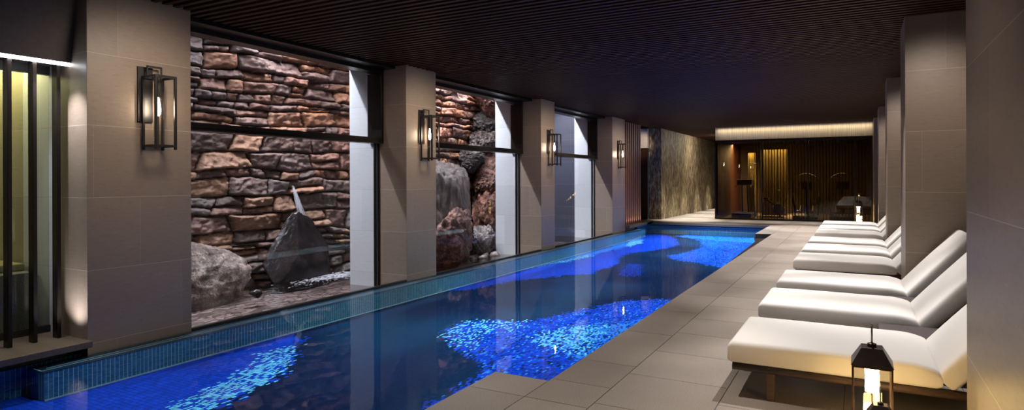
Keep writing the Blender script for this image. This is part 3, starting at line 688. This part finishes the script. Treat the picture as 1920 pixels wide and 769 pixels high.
area('corridor_wall_fill', (-5.3, 29.0, 3.5), 0.3, 620, (1.0, 0.9, 0.74), (-0.9, 0, -1), size_y=9)  # added area light that evens out the corridor wall
for y in (24.4, 26.2, 28.0, 30.5, 33.0): spot('corridor_light', (-5.75, y, 3.5), 1300, (1.0, 0.93, 0.82), (0, 0, -1), angle=50, blend=0.9)
# ------------------------------------------------------------------ glass fitness room at the far end
box = struct(box_obj('wall_fascia', (-4.93, 0.62, 25.55, 25.68, 3.10, 3.62), M['fascia']))
area('fascia_cove', (-2.15, 25.42, 3.52), 5.4, 9, (1.0, 0.86, 0.60), (0, 0.5, -1), size_y=0.04)
g5 = bpy.data.objects.new('window_5', None); COL.objects.link(g5); g5['kind'] = 'structure'; g5.location = (-2.25, 25.5, 0)
for x in (-4.95, -3.22, -1.63, -0.10, 0.42):
    bm = NB(); bx(bm, x + 2.25, x + 2.25 + 0.05, 0, 0.07, 0.05, 3.1); mesh_obj('mullion', bm, M['bronze'], g5, bevel=0.003)
bm = NB(); bx(bm, -2.7, 2.72, 0, 0.08, 0, 0.05); mesh_obj('bottom_rail', bm, M['bronze'], g5)
bm = NB(); bx(bm, -2.7, 2.72, 0, 0.08, 3.0, 3.1); mesh_obj('top_rail', bm, M['bronze'], g5)
bm = NB(); bx(bm, -2.7, 2.72, 0.03, 0.04, 0.05, 3.0); mesh_obj('glass_pane', bm, M['tinted'], g5)
struct(box_obj('wall_gym_left', (-4.95, -4.85, 25.58, 31.2, 0, ZC), M['slat']))
struct(box_obj('wall_gym_back', (-4.95, 2.4, 31.2, 31.4, 0, ZC), simple('dark_gym_wall', (0.06, 0.045, 0.03), 0.7)))
struct(box_obj('ceiling_gym', (-4.95, 2.4, 25.7, 31.2, 3.15, 3.25), M['backing']))
bm = NB()
x = -3.55
while x < 0.42: bx(bm, x, x + 0.028, 25.95, 25.98, 0.02, 3.12); x += 0.105
tag(mesh_obj('rod_screen', bm, M['rope']), 'screen of thin golden upright rods inside the tinted glass room', 'screen')
def curtain(x0, x1, y, z1, lab):
    bm = NB(); n = 60; A = []; B = []
    for k in range(n + 1):
        xx = x0 + (x1 - x0) * k / n; yy = y + 0.03 * math.sin(k * 1.3)
        A.append(bm.verts.new((xx, yy, 0.02))); B.append(bm.verts.new((xx, yy, z1)))
    for k in range(n): bm.faces.new((A[k], A[k + 1], B[k + 1], B[k]))
    o = mesh_obj('curtain', bm, M['curtain'], smooth=True); sd = o.modifiers.new('s', 'SOLIDIFY'); sd.thickness = 0.01
    tag(o, lab, 'curtain'); area('curtain_light', ((x0 + x1) / 2, y - 0.12, z1 + .02), x1 - x0, 5, (1.0, 0.88, 0.45), (0, 0.25, -1), size_y=0.05)
curtain(-3.62, -2.60, 28.6, 2.82, 'wide sheer gold curtain lit from above in the glass room')
curtain(-4.15, -3.86, 28.6, 2.70, 'narrow sheer gold curtain left of the wide one in the glass room')
area('gym_light', (-1.5, 28.0, 3.1), 2.5, 70, (1.0, 0.80, 0.5))
def trainer(loc, lab):
    t = thing('cross_trainer', loc, lab, 'exercise machine', 'machines in the glass room')
    bm = NB(); bx(bm, -.42, .42, -.7, .75, 0, .16); mesh_obj('base', bm, M['gym'], t, bevel=.03)
    pts = [(-.47, 0, .9)] + [(-.47 * math.cos(a), 0, 1.35 + .42 * math.sin(a)) for a in np.linspace(0, math.pi, 17)] + [(.47, 0, .9)]
    bm = NB(); tube(bm, pts, .022, 8); mesh_obj('arched_rail', bm, M['chrome'], t, smooth=True)
    for s in (-1, 1):
        bm = NB(); tube(bm, [(s * .47, 0, .9), (s * .40, .1, .14)], .03, 8); mesh_obj('upright', bm, M['gym'], t, smooth=True)
    bm = NB(); bx(bm, -.2, .2, .2, .26, 1.15, 1.45); tube(bm, [(0, .25, .14), (0, .24, 1.2)], .035); mesh_obj('console', bm, M['gym'], t)
    for s in (-1, 1):
        bm = NB(); bx(bm, s * .22 - .09, s * .22 + .09, -.5, -.1, .3, .34); tube(bm, [(s * .22, -.1, .32), (s * .22, .3, .5)], .025); mesh_obj('pedal', bm, M['chrome'], t)
trainer((-1.77, 27.0, 0), 'arched exercise machine in the glass room, left of the two arches')
trainer((-0.52, 27.0, 0), 'arched exercise machine in the glass room, right of the two arches')
t = thing('treadmill', (-4.1, 27.2, 0), 'dark treadmill with upright console at the left of the glass room', 'exercise machine')
bm = NB(); bx(bm, -.38, .38, -.8, .8, 0, .2); mesh_obj('deck', bm, M['gym'], t, bevel=.03)
for s in (-1, 1):
    bm = NB(); tube(bm, [(s * .12, .3, .18), (s * .1, .1, 1.35)], .03); mesh_obj('upright', bm, M['gym'], t)
bm = NB(); bx(bm, -.3, .3, .02, .12, 1.32, 1.55); mesh_obj('console', bm, M['gym'], t, bevel=.02)
for s in (-1, 1):
    bm = NB(); tube(bm, [(s * .28, .05, 1.36), (s * .3, -.35, 1.25)], .02); mesh_obj('handrail', bm, M['chrome'], t)
t = thing('exercise_bike', (-2.95, 26.9, 0), 'low exercise bike with chrome handlebar before the gold curtain', 'exercise machine')
bm = NB(); tube(bm, [(-.35, 0, .05), (.35, 0, .05)], .03); tube(bm, [(-.35, -.2, .05), (-.35, .2, .05)], .03); tube(bm, [(.35, -.2, .05), (.35, .2, .05)], .03)
tube(bm, [(.25, 0, .05), (.05, 0, .55), (-.3, 0, .75)], .03); mesh_obj('frame', bm, M['gym'], t, smooth=True)
bm = NB(); lathe(bm, [(.01, -.03), (.22, -.025), (.22, .025), (.01, .03)], n=24); bmesh.ops.transform(bm, matrix=Matrix.Translation((.2, 0, .35)) @ Matrix.Rotation(R(90), 4, 'X'), verts=bm.verts); mesh_obj('flywheel', bm, M['chrome'], t)
bm = NB(); bx(bm, -.42, -.18, -.1, .1, .75, .82); mesh_obj('saddle', bm, M['gym'], t, bevel=.02)
bm = NB(); tube(bm, [(.1, 0, .55), (.25, 0, 1.1)], .025); tube(bm, [(.1, -.25, 1.15), (.28, -.2, 1.12), (.28, .2, 1.12), (.1, .25, 1.15)], .018); mesh_obj('handlebar', bm, M['chrome'], t, smooth=True)

# ------------------------------------------------------------------ wall sconces
def make_sconce(loc, lab):
    t = thing('wall_sconce', loc, lab, 'wall lamp', 'black lantern sconces on the pillars')
    def bars(name, L_, mat=M['black'], bev=0.002):
        bm = NB()
        for d in L_: bx(bm, *d)
        return mesh_obj(name, bm, mat, t, bevel=bev)
    bars('back_plate', [(0.002, .022, -.035, .125, 2.235, 2.83)])
    b_ = .025; X0, X1, Y0, Y1, Z0, Z1 = .02, .25, .0, .215, 1.93, 2.73
    L_ = []
    for x in (X0, X1):
        for y in (Y0, Y1): L_.append((x, x + b_, y, y + b_, Z0, Z1))
    for z in (Z0 + .03, Z1 - b_):
        for y in (Y0, Y1): L_.append((X0 + b_, X1, y, y + b_, z, z + b_))
        for x in (X0, X1): L_.append((x, x + b_, Y0 + b_, Y1, z, z + b_))
    bars('cage', L_)
    bars('top_loop', [(.06, .075, .03, .045, 2.73, 2.84), (.06, .075, .185, .2, 2.73, 2.84), (.06, .075, .03, .2, 2.825, 2.845), (.002, .06, .03, .045, 2.78, 2.80), (.06, .2, .10, .115, 2.725, 2.738)])
    bm = NB(); lathe(bm, [(.02, 2.50), (.02, 2.72)], .14, .115, 12); st = mesh_obj('socket', bm, M['black'], t)
    bm = NB(); lathe(bm, [(.006, 1.98), (.006, 2.3)], .14, .115, 8); mesh_obj('stem', bm, M['black'], t)
    bm = NB(); lathe(bm, [(.05, 2.0), (.05, 2.56)], .14, .115, 24)
    for f in [f for f in bm.faces if len(f.verts) > 4]: bm.faces.remove(f)
    mesh_obj('glass_chimney', bm, M['lamp_glass'], t, smooth=True)
    bm = NB(); lathe(bm, [(.004, 2.30), (.018, 2.32), (.024, 2.36), (.020, 2.41), (.010, 2.46), (.006, 2.50)], .14, .115, 14); mesh_obj('bulb', bm, M['bulb'], st, smooth=True)
    return t
sc0 = make_sconce((XL, 3.955, 0), 'black lantern sconce on the pillar nearest the camera, beside the bars')
for y, lab in ((8.865, 'black lantern sconce on the second pillar, between first and second windows'), (14.07, 'black lantern sconce on the third pillar, between second and third windows'), (19.28, 'black lantern sconce on the farthest left pillar, beside the reddish slat wall')):
    dup(sc0, (XL, y, 0), lab)

# ------------------------------------------------------------------ sun loungers
def cushion_mesh(name, Lx, W, T, parent, hinge_drop=0.04, mat=None):
    # rounded pillow-edged pad: x along length, slightly domed, rounded rim
    bm = NB(); nx_, ny_ = 40, 26; r = 0.04
    def prof(d):   # rounding of the rim
        d = min(max(d, 0), r); return math.sqrt(max(0, r * r - (r - d) ** 2)) / r
    top = []; bot = []
    def ax(n, Ln):
        a = [0, .002, .006, .012, .02, .03, .041]; mid = np.linspace(.041, Ln - .041, n)[1:-1]
        return a + list(mid) + [Ln - v for v in a[::-1]]
    xs = ax(nx_, Lx); ys_ = ax(ny_, W)
    for i, x in enumerate(xs):
        rt, rb = [], []
        for y in ys_:
            e = prof(x) * prof(Lx - x) * prof(y) * prof(W - y)
            dome = 0.012 * math.sin(math.pi * x / Lx) ** .5 * math.sin(math.pi * y / W) ** .6 if 0 < x < Lx and 0 < y < W else 0
            drop = hinge_drop * max(0, (x - (Lx - .22)) / .22) ** 2.2
            edge = 0.010 * math.sin(x * 5.1) * (1 - min(1, min(y, W - y) / .12))
            zt = T - 0.042 * (1 - e) + dome * e - drop + edge * .25
            zb = 0.030 * (1 - e)
            rt.append(bm.verts.new((x, y, zt))); rb.append(bm.verts.new((x, y, min(zb, zt))))
        top.append(rt); bot.append(rb)
    for i in range(len(xs) - 1):
        for j in range(len(ys_) - 1):
            bm.faces.new((top[i][j], top[i + 1][j], top[i + 1][j + 1], top[i][j + 1]))
            bm.faces.new((bot[i][j], bot[i][j + 1], bot[i + 1][j + 1], bot[i + 1][j]))
    n, m_ = len(xs), len(ys_)
    for i in range(n - 1):
        bm.faces.new((top[i][0], bot[i][0], bot[i + 1][0], top[i + 1][0]))
        bm.faces.new((top[i + 1][-1], bot[i + 1][-1], bot[i][-1], top[i][-1]))
    for j in range(m_ - 1):
        bm.faces.new((top[0][j + 1], bot[0][j + 1], bot[0][j], top[0][j]))
        bm.faces.new((top[-1][j], bot[-1][j], bot[-1][j + 1], top[-1][j + 1]))
    bmesh.ops.remove_doubles(bm, verts=bm.verts, dist=1e-5)
    bmesh.ops.recalc_face_normals(bm, faces=bm.faces)
    return mesh_obj(name, bm, mat or M['cushion'], parent, smooth=True)
W_ = 0.98; LS = 1.31; BA = R(49)
def make_lounger(loc, lab):
    t = thing('sun_lounger', loc, lab, 'sun lounger', 'white sun loungers in the row along the deck')
    s = cushion_mesh('seat_cushion', LS, W_, 0.155, t, 0.045); s.location = (0, 0, 0.25)
    b_ = cushion_mesh('back_cushion', 0.90, W_, 0.135, t, 0.0); b_.location = (LS - .02, 0, 0.355); 
    # lean: rotate about y so that the pad rises towards +x; its top face starts at the hinge
    b_.rotation_euler = (0, -BA, 0); off = Matrix.Rotation(-BA, 3, 'Y') @ Vector((-0.055, 0, -0.135)); b_.location = Vector((LS, 0, .375)) + off
    for y in (0.02, W_ - 0.06):
        bm = NB(); tube(bm, [(0.03, y + .02, .222), (2.02, y + .02, .222)], .028, 10); mesh_obj('side_rail', bm, M['lounger_wood'], t, smooth=True)
    bm = NB()
    for k in range(13): bx(bm, 0.07 + k * .098, 0.07 + k * .098 + .05, 0.05, W_ - .05, .225, .245)
    mesh_obj('slat_base', bm, M['lounger_wood'], t)
    for x in (0.26, 1.72):
        for y in (0.035, W_ - 0.085):
            bm = NB(); bx(bm, x, x + .055, y, y + .05, 0, .21); mesh_obj('leg', bm, M['lounger_wood'], t, bevel=.004)
    for x in (.27, 1.73):
        bm = NB(); bx(bm, x, x + .03, .08, W_ - .08, .12, .17); mesh_obj('stretcher', bm, M['lounger_wood'], t)
    c, s_ = math.cos(BA), math.sin(BA)
    for y in (0.06, W_ - 0.10):
        bm = NB()
        tube(bm, [(LS + .06, y, .26), (LS + .06 + .86 * c, y, .26 + .86 * s_)], .018, 8)
        tube(bm, [(LS + .06 + .42 * c, y, .26 + .42 * s_), (LS + .62, y, .225)], .016, 8)
        mesh_obj('back_frame', bm, M['black'], t, smooth=True)
    return t
LY = [4.77, 6.40, 7.93, 10.1, 11.72, 13.22, 15.35, 16.95, 18.6]
LL = ['white-cushioned sun lounger nearest the camera, beside the large bronze lantern',
      'second white sun lounger from the camera, between two small dark side tables',
      'third white sun lounger, its raised backrest in front of the first whole right pillar',
      'fourth white sun lounger, first one beyond the nearest whole right pillar, slatted base visible',
      'fifth white sun lounger, middle one of the group between two right pillars',
      'sixth white sun lounger, last before the second whole right pillar',
      'seventh white sun lounger, nearest of the farthest group of three',
      'eighth white sun lounger, middle of the farthest group of three',
      'ninth white sun lounger, farthest one, in front of the distant lanterns']
l0 = make_lounger((-0.84, LY[0], 0), LL[0])
for y, lab in zip(LY[1:], LL[1:]): dup(l0, (-0.84, y, 0), lab)
def side_table(y0, y1, lab):
    t = thing('side_table', (0.45, (y0 + y1) / 2, 0), lab, 'side table', 'small dark tables between the loungers'); h = (y1 - y0) / 2
    bm = NB(); bx(bm, -.30, .30, -h, h, .29, .33); mesh_obj('tabletop', bm, M['table'], t, bevel=.004)
    bm = NB(); bx(bm, -.27, .27, -h + .03, h - .03, .0, .29); mesh_obj('body', bm, M['table'], t)
side_table(5.83, 6.33, 'low dark plum side table between the first and second loungers')
side_table(7.45, 7.87, 'low dark plum side table between the second and third loungers')

# ------------------------------------------------------------------ lanterns
def make_lantern(loc, lab, s=1.0, rz=0.0, group=None):
    t = thing('lantern', loc, lab, 'lantern', group, rz)
    w = .105 * s; h = .50 * s; g = .011 * s; z0 = .03 * s
    bm = NB(); bx(bm, -w, w, -w, w, 0, z0); mesh_obj('base', bm, M['lantern_metal'], t, bevel=.002)
    bm = NB()
    for sx in (-1, 1):
        for sy in (-1, 1): bx(bm, *sorted((sx * w, sx * (w - g))), *sorted((sy * w, sy * (w - g))), z0, h - g)
        bx(bm, *sorted((sx * w, sx * (w - g))), -w, w, h - g, h); bx(bm, -w + g, w - g, *sorted((sx * w, sx * (w - g))), h - g, h)
    mesh_obj('frame', bm, M['lantern_metal'], t)
    bm = NB(); rw = w * 1.04; tw = w * .52; zt = h + .098 * s
    a = [bm.verts.new((x, y, h)) for x, y in ((-rw, -rw), (rw, -rw), (rw, rw), (-rw, rw))]; c = [bm.verts.new((x, y, zt)) for x, y in ((-tw, -tw), (tw, -tw), (tw, tw), (-tw, tw))]
    bm.faces.new(a[::-1]); bm.faces.new(c)
    for i in range(4): bm.faces.new((a[i], a[(i + 1) % 4], c[(i + 1) % 4], c[i]))
    rf = mesh_obj('roof', bm, M['lantern_metal'], t, bevel=.001)
    bm = NB(); lathe(bm, [(.024 * s, zt), (.024 * s, zt + .018 * s), (.012 * s, zt + .022 * s)], n=16); mesh_obj('collar', bm, M['lantern_metal'], rf)
    bm = NB(); r = .050 * s; zc = zt + .018 * s
    pts = [(0, 0 + .012 * s * math.sin(2 * math.pi * k / 20), zc + r * 1.15 - r * 1.15 * math.cos(2 * math.pi * k / 20)) for k in range(21)]
    tube(bm, pts, .005 * s, 8, cap=False); mesh_obj('handle', bm, M['chrome'], rf, smooth=True)
    for sx in (-1, 1):
        bm = NB(); bx(bm, sx * (w - g * .6) - .001, sx * (w - g * .6) + .001, -w + g, w - g, z0, h - g); mesh_obj('glass_pane', bm, M['lamp_glass'], t)
        bm = NB(); bx(bm, -w + g, w - g, sx * (w - g * .6) - .001, sx * (w - g * .6) + .001, z0, h - g); mesh_obj('glass_pane', bm, M['lamp_glass'], t)
    cr = .036 * s
    bm = NB(); lathe(bm, [(cr, h * .66), (cr, h * .90), (cr * 1.15, h * .95), (cr * 1.25, h * .975)], n=24); mesh_obj('lamp_shade', bm, M['candle'], t, smooth=True)
    bm = NB(); lathe(bm, [(.004 * s, h * .5), (.004 * s, h * .66)], n=8); mesh_obj('lamp_stem', bm, M['lantern_metal'], t)
    bm = NB(); lathe(bm, [(cr * 1.25, z0), (cr * 1.25, h * .46), (cr * 1.2, h * .50)], n=24); mesh_obj('lamp_base', bm, M['candle'], t)
    return t
make_lantern((0.071, 4.28, 0), 'large bronze house-shaped lantern with a glowing lamp beside the nearest lounger', 1.0, R(0))
make_lantern((0.105, 3.93, 0), 'small bronze lantern in front of the large one, its ring handle up', 0.62, R(0))
make_lantern((0.02, 24.7, 0), 'distant tall glowing lantern before the glass room, behind the shorter one', 1.25, 0)
make_lantern((0.10, 24.3, 0), 'distant short glowing lantern before the glass room, beyond the last lounger', 0.62, 0)
